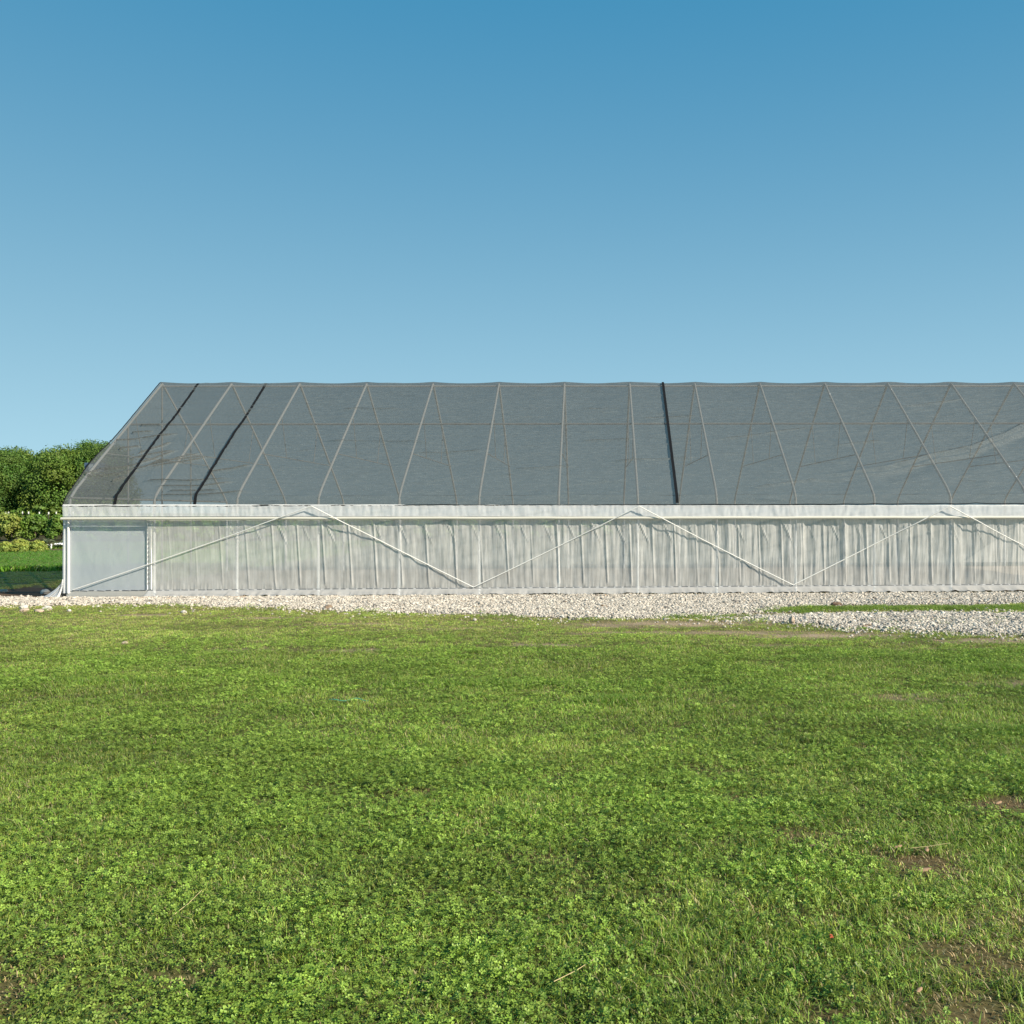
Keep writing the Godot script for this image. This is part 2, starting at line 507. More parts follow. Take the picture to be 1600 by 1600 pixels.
func build_greenhouse() -> void:
	var steel := paint_mat(Color(0.66, 0.68, 0.68), 0.55, 0.0)
	var grey_steel := paint_mat(Color(0.36, 0.37, 0.37), 0.6)
	var white := paint_mat(Color(0.8, 0.79, 0.76), 0.5)
	var strap := paint_mat(Color(0.72, 0.72, 0.69), 0.8)
	var dark := paint_mat(Color(0.012, 0.013, 0.015), 0.9)
	dark.metallic_specular = 0.15
	# shade cloth: knitted dark yarn with gaps between the rows
	var img := Image.create_empty(1024, 512, false, Image.FORMAT_RGBA8)
	for y in 512:
		var row := 0.5 * n_fine.get_noise_1d(y * 0.35) + 0.5 * n_fine.get_noise_1d(y * 1.1 + 400.0)
		for x in 1024:
			var streak := n_fine.get_noise_2d(x * 0.05, y * 0.5)
			var knit := n_fine.get_noise_2d(x * 0.55 + 300.0, y * 0.6)
			var k := 0.65 + 0.05 * row + 0.07 * streak + 0.1 * knit + 0.1 * (rng.randf() - 0.5)
			var g := 0.8 + 0.12 * row + 0.18 * streak + 0.28 * knit + 0.2 * (rng.randf() - 0.5)
			img.set_pixel(x, y, Color(g, g, g, k))
	var cloth := sheet_mat(Color(0.13, 0.146, 0.143), 1.0, 0.8, 0.0)
	cloth.albedo_texture = ImageTexture.create_from_image(img)
	# plastic film with faint vertical streaks of dust and dried water
	var streaks := Image.create_empty(1024, 128, false, Image.FORMAT_RGBA8)
	for y in 128:
		for x in 1024:
			var a := n_fine.get_noise_2d(x * 0.16, y * 0.012) + 0.6 * n_fine.get_noise_2d(x * 0.6 + 90.0, y * 0.03)
			var b := n_mid.get_noise_2d(x * 0.04, y * 0.05)
			var w := clampf(0.93 - 0.07 * absf(a) + 0.05 * b, 0.0, 1.0)
			streaks.set_pixel(x, y, Color(w, w, w * 0.99, clampf(0.84 + 0.16 * a + 0.1 * b + 0.04 * (rng.randf() - 0.5), 0.0, 1.0)))
	var film := sheet_mat(Color(0.96, 0.97, 0.97), 0.63, 0.35, 0.55)
	film.albedo_texture = ImageTexture.create_from_image(streaks)
	film.metallic_specular = 0.6
	var panel := sheet_mat(Color(0.58, 0.635, 0.68), 0.74, 0.45, 0.7)
	var flap_film := sheet_mat(Color(0.7, 0.72, 0.74), 0.76, 0.6, 0.35)
	var skirt_film := sheet_mat(Color(0.8, 0.81, 0.81), 0.5, 0.4, 0.5)
	var gable_clear := sheet_mat(Color(0.09, 0.1, 0.105), 0.72, 0.7, 0.3)
	var end_film := sheet_mat(Color(0.7, 0.72, 0.7), 0.26, 0.45, 0.6)

	var gh := thing("greenhouse", Vector3(0, 0, -21.166), 0.0164)
	tag(gh, "long gabled greenhouse with grey shade cloth roof and clear plastic side curtain", "greenhouse")

	# bows: one bent tube each from the ground over the ridge and down
	for s in bow_at:
		var so := Soup.new()
		var path := []
		var k := kink_y(s)
		var r := ridge_y(s)
		path.append(Vector3(s, ground_local(s, 0) - 0.1, -0.045))
		path.append(Vector3(s, k - 0.13, -0.045))
		path.append(Vector3(s, k - 0.05, -0.055))
		path.append(Vector3(s, k + 0.02, -0.1))
		path.append(Vector3(s, lerpf(k, r, 0.06), -HALF * 0.06 - 0.01))
		for j in 5:
			var f := lerpf(0.12, 0.985, j / 4.0)
			path.append(Vector3(s, lerpf(k, r, f), -HALF * f))
		path.append(Vector3(s, r - 0.01, -HALF))
		for j in range(9, -1, -1):
			var p: Vector3 = path[j]
			path.append(Vector3(p.x, p.y, -2.0 * HALF - p.z))
		so.tube(path, 0.03, 0.03, 10)
		var bow := part("bow", so.mesh(), steel, gh)
		var f1 := (EYE + 1.43 - k) / (r - k)
		var tie := Soup.new()
		tie.tube([Vector3(s + 0.035, EYE + 1.43, -HALF * f1), Vector3(s + 0.035, EYE + 1.43, -2.0 * HALF + HALF * f1)], 0.014)
		part("collar_tie", tie.mesh(), grey_steel, bow)
		for side in [1.0, -1.0]:
			var web := Soup.new()
			var fz := 0.66
			web.tube([Vector3(s + 0.03, lerpf(k, r, fz), -HALF + HALF * (1.0 - fz) * side), Vector3(s + 0.03, EYE + 1.43, -HALF + HALF * (0.92 - fz) * side)], 0.011)
			part("web_brace", web.mesh(), grey_steel, bow)
	for side in [1.0]:
		var so2 := Soup.new()
		var f3 := 0.615
		so2.tube([Vector3(LEFT, lerpf(kink_y(LEFT), ridge_y(LEFT), f3) - 0.05, -HALF + HALF * (1.0 - f3) * side), Vector3(RIGHT, lerpf(kink_y(RIGHT), ridge_y(RIGHT), f3) - 0.05, -HALF + HALF * (1.0 - f3) * side)], 0.026)
		part("purlin", so2.mesh(), grey_steel, gh)
	var rp := Soup.new()
	rp.tube([Vector3(LEFT, ridge_y(LEFT) - 0.07, -HALF), Vector3(RIGHT, ridge_y(RIGHT) - 0.07, -HALF)], 0.025)
	part("ridge_pole", rp.mesh(), steel, gh)

	# shade cloth, front slope and back slope
	var wide := RIGHT - LEFT + 0.1
	var front := part("shade_cloth", sheet(430, 320, func(u, v): return cloth_point(lerpf(LEFT - 0.05, -8.0, u / 0.45) if u < 0.45 else lerpf(-8.0, RIGHT + 0.05, (u - 0.45) / 0.55), lerpf(-0.058, 1.006, v), 1.0), Vector3(0, 1, 1), Vector2(3, 1)), cloth, gh)
	part("shade_cloth", sheet(120, 24, func(u, v): return cloth_point(LEFT - 0.05 + wide * u, lerpf(-0.058, 1.006, v), -1.0), Vector3(0, 1, -1), Vector2(3, 1)), cloth, gh)
	for at in [[-11.12, -11.24], [-9.33, -9.37], [1.61, 1.65]]:
		part("seam_band", sheet(4, 319, func(u, v): return cloth_point(lerpf(at[0], at[1], v) + (u - 0.5) * 0.068, lerpf(-0.058, 1.003, v), 1.0, true) + Vector3(0, 0.82, 0.57) * (0.058 * smoothstep(0.0, 0.06, v) * smoothstep(0.7, 0.5, v) + 0.012 if at[0] < -8.0 else 0.05), Vector3(0, 1, 1)), dark, front)
	# hem rope along the lower edge of the cloth
	for side in [1.0, -1.0]:
		var hem := Soup.new()
		var hp := []
		for k in 120:
			var s3 := LEFT - 0.05 + wide * k / 119.0
			hp.append(cloth_point(s3, -0.058, side) + Vector3(0, 0.004 * sin(k * 1.9), 0.012 * side))
		hem.tube(hp, 0.011, 0.011, 6)
		part("hem_cord", hem.mesh(), dark, gh)
	for e0 in [LEFT - 0.05, RIGHT + 0.05]:
		var ec := Soup.new()
		var ep0 := []
		for k in 80: ep0.append(cloth_point(e0, lerpf(-0.058, 1.0, k / 79.0), 1.0))
		for k in 80: ep0.append(cloth_point(e0, lerpf(1.0, -0.058, k / 79.0), -1.0))
		ec.tube(ep0, 0.012, 0.012, 6)
		part("edge_cord", ec.mesh(), dark, gh)
	# gable ends: cloth in the triangle, film below, a frame of posts
	for e in [LEFT - 0.03, RIGHT + 0.03]:
		part("gable_film", sheet(24, 8, func(u, v):
			var z: float = -2.0 * HALF * u
			var f4: float = 1.0 - absf(z + HALF) / HALF
			return Vector3(e + 0.02 * sin(u * 30.0) * v, lerpf(kink_y(e), lerpf(kink_y(e), ridge_y(e), f4), v), z), Vector3(-1, 0, 0), Vector2(4, 1)), gable_clear, gh)
		part("end_film", sheet(60, 10, func(u, v):
			var z: float = -2.0 * HALF * u
			return Vector3(e + 0.02 * n_mid.get_noise_2d(z * 3.0, v), lerpf(ground_local(e, z) - 0.02, kink_y(e), v), z), Vector3(-1, 0, 0)), end_film, gh)
		for z in [-2.7, -HALF, -6.4]:
			var ep := Soup.new()
			var f5: float = 1.0 - absf(z + HALF) / HALF
			ep.tube([Vector3(e * 0.998, ground_local(e, z) - 0.1, z), Vector3(e * 0.998, lerpf(kink_y(e), ridge_y(e), f5) - 0.05, z)], 0.024)
			part("end_post", ep.mesh(), grey_steel, gh)
		var hd := Soup.new()
		hd.tube([Vector3(e * 0.997, kink_y(e), -0.05), Vector3(e * 0.997, kink_y(e), -2.0 * HALF + 0.05)], 0.024)
		part("end_rail", hd.mesh(), grey_steel, gh)
	# blue-grey vent hood on the near gable
	var vb := Soup.new()
	vb.box(Vector3(LEFT - 0.33, EYE + 0.98, -1.75), Vector3(LEFT - 0.04, EYE + 1.19, -1.25))
	var vent := part("vent_hood", vb.mesh(), paint_mat(Color(0.06, 0.1, 0.17), 0.5), gh)
	var vl := Soup.new()
	vl.box(Vector3(LEFT - 0.22, EYE + 1.02, -1.249), Vector3(LEFT - 0.12, EYE + 1.15, -1.235))
	part("vent_louver", vl.mesh(), paint_mat(Color(0.55, 0.6, 0.65), 0.5), vent)

	# eave: header flap, roller, curtain, channel, skirt - on both long sides
	for side in [1.0, -1.0]:
		var flip := func(p: Vector3) -> Vector3: return p if side > 0.0 else Vector3(p.x, p.y, -2.0 * HALF - p.z)
		var hs := LEFT - 0.03
		part("header_flap", sheet(900 if side > 0.0 else 60, 5, func(u, v):
			var s: float = lerpf(hs, RIGHT + 0.09, u)
			var wav := 0.012 * n_mid.get_noise_2d(s * 7.0, v * 0.5) + 0.008 * n_mid.get_noise_2d(s * 24.0, v)
			var lip := 0.009 * n_fine.get_noise_1d(s * 9.0) * smoothstep(0.7, 1.0, v)
			return flip.call(Vector3(s, lerpf(EYE - 0.098, EYE + 0.155, v) + lip, lerpf(0.19, 0.205, v) + wav)), Vector3(0, 0, side)), flap_film, gh)
		part("header_flap", sheet(60, 2, func(u, v):
			return flip.call(Vector3(lerpf(hs, RIGHT + 0.09, u), lerpf(EYE - 0.13, EYE - 0.1, v), lerpf(0.08, 0.187, v))), Vector3(0, -1, side)), flap_film, gh)
		var er := Soup.new()
		var rail := []
		for k in 40:
			var s4 := lerpf(hs, RIGHT, k / 39.0)
			rail.append(flip.call(Vector3(s4, EYE + 0.15 + 0.002 * sin(k * 2.1), 0.17)))
		er.tube(rail, 0.018, 0.018, 8)
		part("eave_rail", er.mesh(), white, gh)
		var ro := Soup.new()
		var rpath := []
		for k in 120:
			var s5 := lerpf(LEFT - 0.06, RIGHT, k / 119.0)
			rpath.append(flip.call(Vector3(s5, EYE - 0.135 + 0.008 * n_fine.get_noise_1d(s5 * 0.8) + 0.0012 * s5, 0.2 + 0.008 * n_fine.get_noise_1d(s5 * 0.6 + 70.0))))
		ro.tube(rpath, 0.034, 0.034, 10)
		part("roller_tube", ro.mesh(), paint_mat(Color(0.56, 0.55, 0.48), 0.5), gh)
		var c0 := -10.42 if side > 0.0 else LEFT
		part("side_curtain", sheet(1750 if side > 0.0 else 200, 26, func(u, v): return film_point(lerpf(c0, RIGHT, u), v, side), Vector3(0, 0, side), Vector2(4, 1)), film, gh)
		var ch := Soup.new()
		var b0 := EYE - 1.7256 + 0.0054 * LEFT
		var b1 := EYE - 1.7256 + 0.0054 * RIGHT
		ch.tube([flip.call(Vector3(LEFT, b0, 0.04)), flip.call(Vector3(RIGHT, b1, 0.04))], 0.009, 0.009, 6)
		var channel := part("base_channel", ch.mesh(), paint_mat(Color(0.45, 0.46, 0.47), 0.5), gh)
		if side > 0.0:
			# the wiggle wire shows as a broken dark line on the channel, too small to pick apart
			var wire := Soup.new()
			var s6 := LEFT + 0.1
			while s6 < RIGHT - 0.1:
				var yb := EYE - 1.7256 + 0.0054 * s6
				wire.tube([Vector3(s6, yb + 0.004, 0.053), Vector3(s6 + rr(0.1, 0.175), yb + rr(-0.006, 0.008), 0.054)], 0.0065, 0.0065, 5)
				s6 += 0.19
			tag(part("wiggle_wire", wire.mesh(), paint_mat(Color(0.07, 0.08, 0.1), 0.6), channel), "", "", "", "stuff")
		part("ground_skirt", sheet(900 if side > 0.0 else 60, 6, func(u, v):
			var s: float = lerpf(c0, RIGHT, u)
			var yb := EYE - 1.7256 + 0.0054 * s
			var out: float = 0.05 + (0.26 + 0.07 * n_mid.get_noise_1d(s * 2.0)) * pow(1.0 - v, 1.4) + 0.03 * n_mid.get_noise_2d(s * 8.0, v) * (1.0 - v)
			return flip.call(Vector3(s + 0.09 * (1.0 - v) * n_fine.get_noise_1d(s * 3.0), lerpf(ground_local(s, 0.3) + 0.035 + 0.045 * n_mid.get_noise_1d(s * 5.0), yb, v), out)), Vector3(0, 0.5, side)), skirt_film, gh)
	# the fixed film panel of the first bay and its posts
	part("fixed_panel", sheet(50, 30, func(u, v):
		var s: float = lerpf(LEFT - 0.02, -10.36, u)
		return Vector3(s, lerpf(EYE - 1.7256 + 0.0054 * s, EYE - 0.11, v), 0.0 + 0.008 * n_mid.get_noise_2d(s * 3.0, v * 2.0)), Vector3(0, 0, 1)), panel, gh)
	part("fixed_panel", sheet(50, 3, func(u, v):
		var s: float = lerpf(LEFT - 0.02, -10.36, u)
		return Vector3(s, lerpf(ground_local(s, 0.0) - 0.03, EYE - 1.7256 + 0.0054 * s, v), lerpf(0.07, 0.045, v)), Vector3(0, 0, 1)), sheet_mat(Color(0.5, 0.5, 0.47), 0.75, 0.5, 0.4), gh)
	var cp := Soup.new()
	cp.tube([Vector3(LEFT + 0.02, ground_local(LEFT, 0.05) + 0.1, 0.055), Vector3(LEFT + 0.02, EYE - 0.1, 0.055)], 0.024, 0.024, 10)
	part("corner_post", cp.mesh(), white, gh)
	var wrap := Soup.new()
	wrap.tube([Vector3(LEFT - 0.09, ground_local(LEFT, 0.05) + 0.1, 0.0), Vector3(LEFT - 0.085, 0.9, 0.015), Vector3(LEFT - 0.08, EYE - 0.1, 0.0)], 0.045, 0.04, 10)
	part("corner_wrap", wrap.mesh(), flap_film, gh)
	var jp := Soup.new()
	for k in 2:
		jp.tube([Vector3(-10.45 + 0.085 * k, 0.12, 0.03), Vector3(-10.45 + 0.085 * k, EYE - 0.14, 0.03)], 0.013, 0.013, 8)
	part("panel_post", jp.mesh(), white, gh)
	var ticks := Soup.new()
	for k in 15:
		ticks.box(Vector3(-10.414, 0.24 + 0.1 * k, 0.052), Vector3(-10.402, 0.29 + 0.1 * k + rr(0, 0.02), 0.058))
	tag(part("panel_lacing", ticks.mesh(), paint_mat(Color(0.12, 0.12, 0.12), 0.8), gh), "", "", "", "stuff")
	# loose film gathered at the corner foot
	part("corner_flap", sheet(20, 12, func(u, v):
		var a: float = lerpf(-0.35, 1.25, u)
		var g := ground_local(LEFT - 0.3, 0.0)
		var reach: float = pow(1.0 - v, 1.8) * lerpf(0.5, 0.12, u)
		return Vector3(LEFT - 0.1 - reach * cos(a) - 0.03 * sin(u * 22.0) * (1.0 - v), lerpf(g + 0.015, g + 0.42, v), 0.06 + reach * sin(a) * 0.8 + 0.025 * sin(u * 17.0)), Vector3(-0.5, 0.3, 1)), flap_film, gh)
	# the hold-down strap that zigzags along the curtain
	var zig := [[-12.1, 0], [-6.66, 1], [-3.04, 0], [0.735, 1], [4.29, 0], [7.82, 1], [11.4, 0], [15.0, 1]]
	for k in zig.size() - 1:
		var pp := []
		for e2 in [zig[k], zig[k + 1]]:
			var yy: float = EYE + 0.135 if e2[1] == 1 else EYE - 1.7 + 0.0054 * e2[0]
			pp.append(Vector3(e2[0], yy, 0.3 if e2[1] == 1 else 0.085))
		var hi: Vector3 = pp[0] if zig[k][1] == 1 else pp[1]
		var lo: Vector3 = pp[1] if zig[k][1] == 1 else pp[0]
		var run := []
		for q in [[0.0, 0.3], [0.2, 0.245], [0.3, 0.155], [0.42, 0.105], [0.6, 0.088], [0.8, 0.082], [1.0, 0.085]]:
			var at: Vector3 = hi.lerp(lo, q[0])
			run.append(Vector3(at.x, at.y - 0.02 * sin(q[0] * PI), q[1]))
		var st := Soup.new()
		st.tube(run, 0.0115, 0.0115, 6)
		part("hold_down_strap", st.mesh(), strap, gh)

# ------------------------------------------------------------------ the lawn
func lawn() -> void:
	var green := Color(0.242, 0.36, 0.056)
	var grass := [grass_tuft(38, 0.08, 0.014, 0.04, 0.0046, green), grass_tuft(38, 0.08, 0.012, 0.036, 0.005, Color(0.278, 0.385, 0.072)), grass_tuft(30, 0.08, 0.02, 0.058, 0.0046, Color(0.268, 0.39, 0.066))]
	var clover := [clover_tuft(19, 0.075, 0.018, 0.05, 0.0108, Color(0.225, 0.345, 0.05)), clover_tuft(17, 0.075, 0.018, 0.05, 0.013, Color(0.252, 0.375, 0.065))]
	var straw := grass_tuft(12, 0.09, 0.006, 0.02, 0.0035, Color(0.42, 0.34, 0.17))
	var lists := []
	var tints := []
	for k in 6:
		lists.append([])
		tints.append(PackedColorArray())
	for zone in [[-1.3, -7.5, 0.047], [-7.5, -12.5, 0.06], [-12.5, -20.0, 0.075]]:
		var step: float = zone[2]
		var z: float = zone[0]
		while z > zone[1]:
			var x := 0.66 * z - 4.5
			while x < -0.455 * z + 4.5:
				var px := x + rr(-0.5, 0.5) * step
				var pz := z + rr(-0.5, 0.5) * step
				x += step
				var g := in_gravel(px, pz)
				if g > 0.0 and rng.randf() < 0.975 - 0.35 * clampf(n_fine.get_noise_2d(px * 3.0, pz * 3.0), 0.0, 1.0) * smoothstep(0.5, 0.0, g): continue
				var b := bare(px, pz)
				if rng.randf() < (b * 0.95 if pz < -9.0 else b * 0.62) and rng.randf() < 0.72: continue
				var far := smoothstep(-10.5, -16.5, pz)
				var patch := n_big.get_noise_2d(px * 1.1, pz * 1.4)
				var fine := n_mid.get_noise_2d(px * 1.7 + 40.0, pz * 1.7)
				# worn hollows show as sparser, darker turf
				if fine < -0.38 and rng.randf() < 0.35: continue
				var clump := n_fine.get_noise_2d(px * 6.0 + 11.0, pz * 6.0)
				if clump < -0.3 and rng.randf() < 0.6: continue
				if rng.randf() < far * 0.1: continue
				var want_clover := 0.42 + 0.9 * patch - 0.25 * far
				if px > 0.2 and pz > -5.2: want_clover -= 0.3
				if px < 1.0 and px > -2.6 and pz > -6.5: want_clover += 0.22
				var size := rr(0.8, 1.2) * (1.0 + 0.35 * fine) * (1.0 + 0.7 * clump) * lerpf(1.0, 0.8, far)
				if px > 0.0 and px < 1.7 and pz > -4.8: size *= 1.22
				var kind := 0
				if rng.randf() < want_clover: kind = 3 + (rng.randi() % 2)
				else: kind = rng.randi() % 3
				if kind == 2 and far > 0.3: kind = 1
				var worn := smoothstep(0.4, 2.2, px) * smoothstep(-5.2, -3.6, pz) + smoothstep(-1.2, -2.2, px) * smoothstep(-4.4, -3.4, pz) * 0.7 + 0.55 * smoothstep(-13.5, -16.5, pz)
				var roll := rng.randf()
				if roll < 0.06 + 0.28 * worn * (1.0 + fine) + 1.2 * b + 0.06 * far + 0.2 * clampf(-fine, 0.0, 1.0): kind = 5
				var t := rr(0.65, 1.35) * (1.0 + 0.2 * far) * (1.0 + 0.35 * n_big.get_noise_2d(px * 0.8 + 90.0, pz * 2.0))
				var dry := clampf(0.25 * far + 0.5 * n_big.get_noise_2d(px * 0.9 - 70.0, pz * 1.6) + 0.35 * b + 0.3 * worn, 0.0, 0.85)
				var y := ground(px, pz)
				if kind < 5:
					lists[kind].append(Transform3D(Basis(Vector3.UP, rr(0, TAU)).scaled(Vector3(1.0, size, 1.0) * rr(0.9, 1.15)), Vector3(px, y - 0.004, pz)))
					tints[kind].append(Color(t * lerpf(1.0, 1.25, dry), t * lerpf(1.0, 1.02, dry), t * lerpf(1.0, 1.35, dry)))
				else:
					lists[5].append(Transform3D(Basis(Vector3.UP, rr(0, TAU)).scaled(Vector3.ONE * rr(0.8, 1.3)), Vector3(px, y + 0.012 * rng.randf(), pz)))
					tints[5].append(Color(t, t, t))
			z -= step
	# taller dark tufts in a few spots
	for spot in [[4.6, -10.81, 0.55, 0.2, 220], [0.05, -9.11, 0.28, 0.12, 90], [3.5, -7.81, 0.5, 0.1, 120], [-1.2, -10.0, 1.6, 0.12, 160], [5.3, -10.7, 0.5, 0.25, 160], [-5.2, -10.3, 2.4, 0.15, 200], [6.3, -17.6, 2.4, 0.28, 700], [4.2, -17.75, 0.7, 0.12, 120], [9.5, -17.5, 2.6, 0.4, 900], [3.6, -17.3, 0.5, 0.3, 60], [6.5, -15.6, 2.0, 0.5, 60], [1.6, -16.4, 0.8, 0.3, 50]]:
		for k in spot[4]:
			var px2: float = spot[0] + rng.randfn() * spot[2] * 0.6
			var pz2: float = spot[1] + rng.randfn() * spot[3] * 0.6
			var t2 := rr(0.65, 1.1)
			lists[2].append(Transform3D(Basis(Vector3.UP, rr(0, TAU)).scaled(Vector3(1.0, rr(1.0, 1.6), 1.0)), Vector3(px2, ground(px2, pz2), pz2)))
			tints[2].append(Color(t2 * 0.9, t2 * 1.05, t2 * 0.8))
	var lm := leaf_mat(0.75)
	swarm("lawn_grass", grass[0], lm, lists[0], tints[0], "short mown green grass blades all over the lawn", "grass")
	swarm("lawn_grass", grass[1], lm, lists[1], tints[1], "paler short grass blades mixed through the lawn", "grass")
	swarm("tall_grass", grass[2], lm, lists[2], tints[2], "longer grass blades standing in clumps in the lawn", "grass")
	swarm("clover", clover[0], lm, lists[3], tints[3], "small three-leaved clover spread through the lawn", "clover")
	swarm("clover", clover[1], lm, lists[4], tints[4], "larger paler clover leaves in patches of the lawn", "clover")
	swarm("dry_straw", straw, lm, lists[5], tints[5], "dry tan grass clippings lying in the lawn", "straw")

	# the field beside and behind the greenhouse
	var far_list := []
	var far_tint := PackedColorArray()
	var mown := []
	var mown_tint := PackedColorArray()
	var tuft := grass_tuft(26, 0.28, 0.1, 0.26, 0.022, Color(0.15, 0.3, 0.035))
	for k in 9000:
		var z3 := rr(-46.0, -30.8)
		var x3 := rr(0.69 * z3 - 2.0, -12.5)
		if rng.randf() < 0.3 * n_mid.get_noise_2d(x3, z3) + 0.1 or z3 < -44.5 + 0.8 * n_mid.get_noise_1d(x3): continue
		far_list.append(Transform3D(Basis(Vector3.UP, rr(0, TAU)).scaled(Vector3.ONE * rr(0.8, 1.3)), Vector3(x3, ground(x3, z3), z3)))
		var t3 := rr(0.8, 1.25)
		far_tint.append(Color(t3, t3 * 1.05, t3 * 0.9))
	for k in 7000:
		var z4 := rr(-31.2, -23.4)
		var x4 := rr(0.69 * z4 - 2.0, -12.5)
		if n_mid.get_noise_2d(x4 * 0.8, z4 * 2.0) < -0.15 + 0.3 * smoothstep(-24.4, -23.4, z4): continue
		mown.append(Transform3D(Basis(Vector3.UP, rr(0, TAU)).scaled(Vector3(1.5, 0.9, 1.5)), Vector3(x4, ground(x4, z4), z4)))
		var t4 := rr(0.8, 1.2)
		mown_tint.append(Color(t4 * 1.7, t4 * 1.25, t4 * 1.6))
	for k in 5000:
		var z5 := rr(-58.0, -51.0)
		var x5 := rr(0.69 * z5 - 2.0, -14.0)
		far_list.append(Transform3D(Basis(Vector3.UP, rr(0, TAU)).scaled(Vector3.ONE * rr(0.7, 1.1)), Vector3(x5, ground(x5, z5), z5)))
		far_tint.append(Color(1.0, 0.95, 0.9))
	swarm("field_grass", tuft, lm, far_list, far_tint, "bright green grass of the field left of the greenhouse", "grass")
	swarm("mown_verge", grass[0], lm, mown, mown_tint, "yellowish thin grass on the verge left of the greenhouse", "grass")

func gravel() -> void:
	var shapes := [stone_mesh(11, 0.75), stone_mesh(23, 0.6), stone_mesh(37, 0.85)]
	var lists := [[], [], []]
	var tints := [PackedColorArray(), PackedColorArray(), PackedColorArray()]
	var z := -13.0
	while z > -21.4:
		var x := maxf(0.66 * z - 4.0, -17.5)
		while x < -0.455 * z + 4.0:
			var px := x + rr(-0.02, 0.02)
			var pz := z + rr(-0.02, 0.02)
			x += 0.033
			var g := in_gravel(px, pz)
			if g < 0.0 and rng.randf() > 0.2 * exp(g * 4.0) * (1.0 + 2.0 * smoothstep(0.5, 2.0, px) * smoothstep(-17.0, -15.8, pz)): continue
			if g > 0.0 and g < 0.25 and rng.randf() > 0.35 + g * 3.0: continue
			var pile := 0.03 * n_mid.get_noise_2d(px * 1.5, pz * 1.5) + 0.02
			var r := rr(0.01, 0.026) if rng.randf() < 0.95 else rr(0.026, 0.042)
			var t := maxf(0.4, 1.0 + 0.24 * rng.randfn())
			var brown := 1.0 if n_fine.get_noise_2d(px * 0.9 + 300.0, pz * 2.2) > 0.5 and rng.randf() < 0.5 else 0.0
			var col := Color(0.47, 0.435, 0.375).lerp(Color(0.43, 0.375, 0.31), rng.randf() * 0.6)
			if rng.randf() < 0.06: col = Color(0.2, 0.185, 0.165)
			col = col.lerp(Color(0.3, 0.2, 0.12), brown * 0.8)
			var k := rng.randi() % 3
			lists[k].append(Transform3D(Basis.from_euler(Vector3(rr(-0.5, 0.5), rr(0, TAU), rr(-0.5, 0.5))).scaled(Vector3.ONE * r), Vector3(px, ground(px, pz) + pile * smoothstep(0.0, 0.4, g) + r * 0.35, pz)))
			tints[k].append(Color(col.r * t, col.g * t, col.b * t))
		z -= 0.033
	var m := StandardMaterial3D.new()
	m.vertex_color_use_as_albedo = true
	m.roughness = 0.95
	m.metallic_specular = 0.2
	for k in 3:
		swarm("gravel", shapes[k], m, lists[k], tints[k], ["pale crushed limestone gravel along the foot of the greenhouse", "flatter pale gravel stones mixed into the gravel strip", "rounder pale gravel stones mixed into the gravel strip"][k], "gravel")

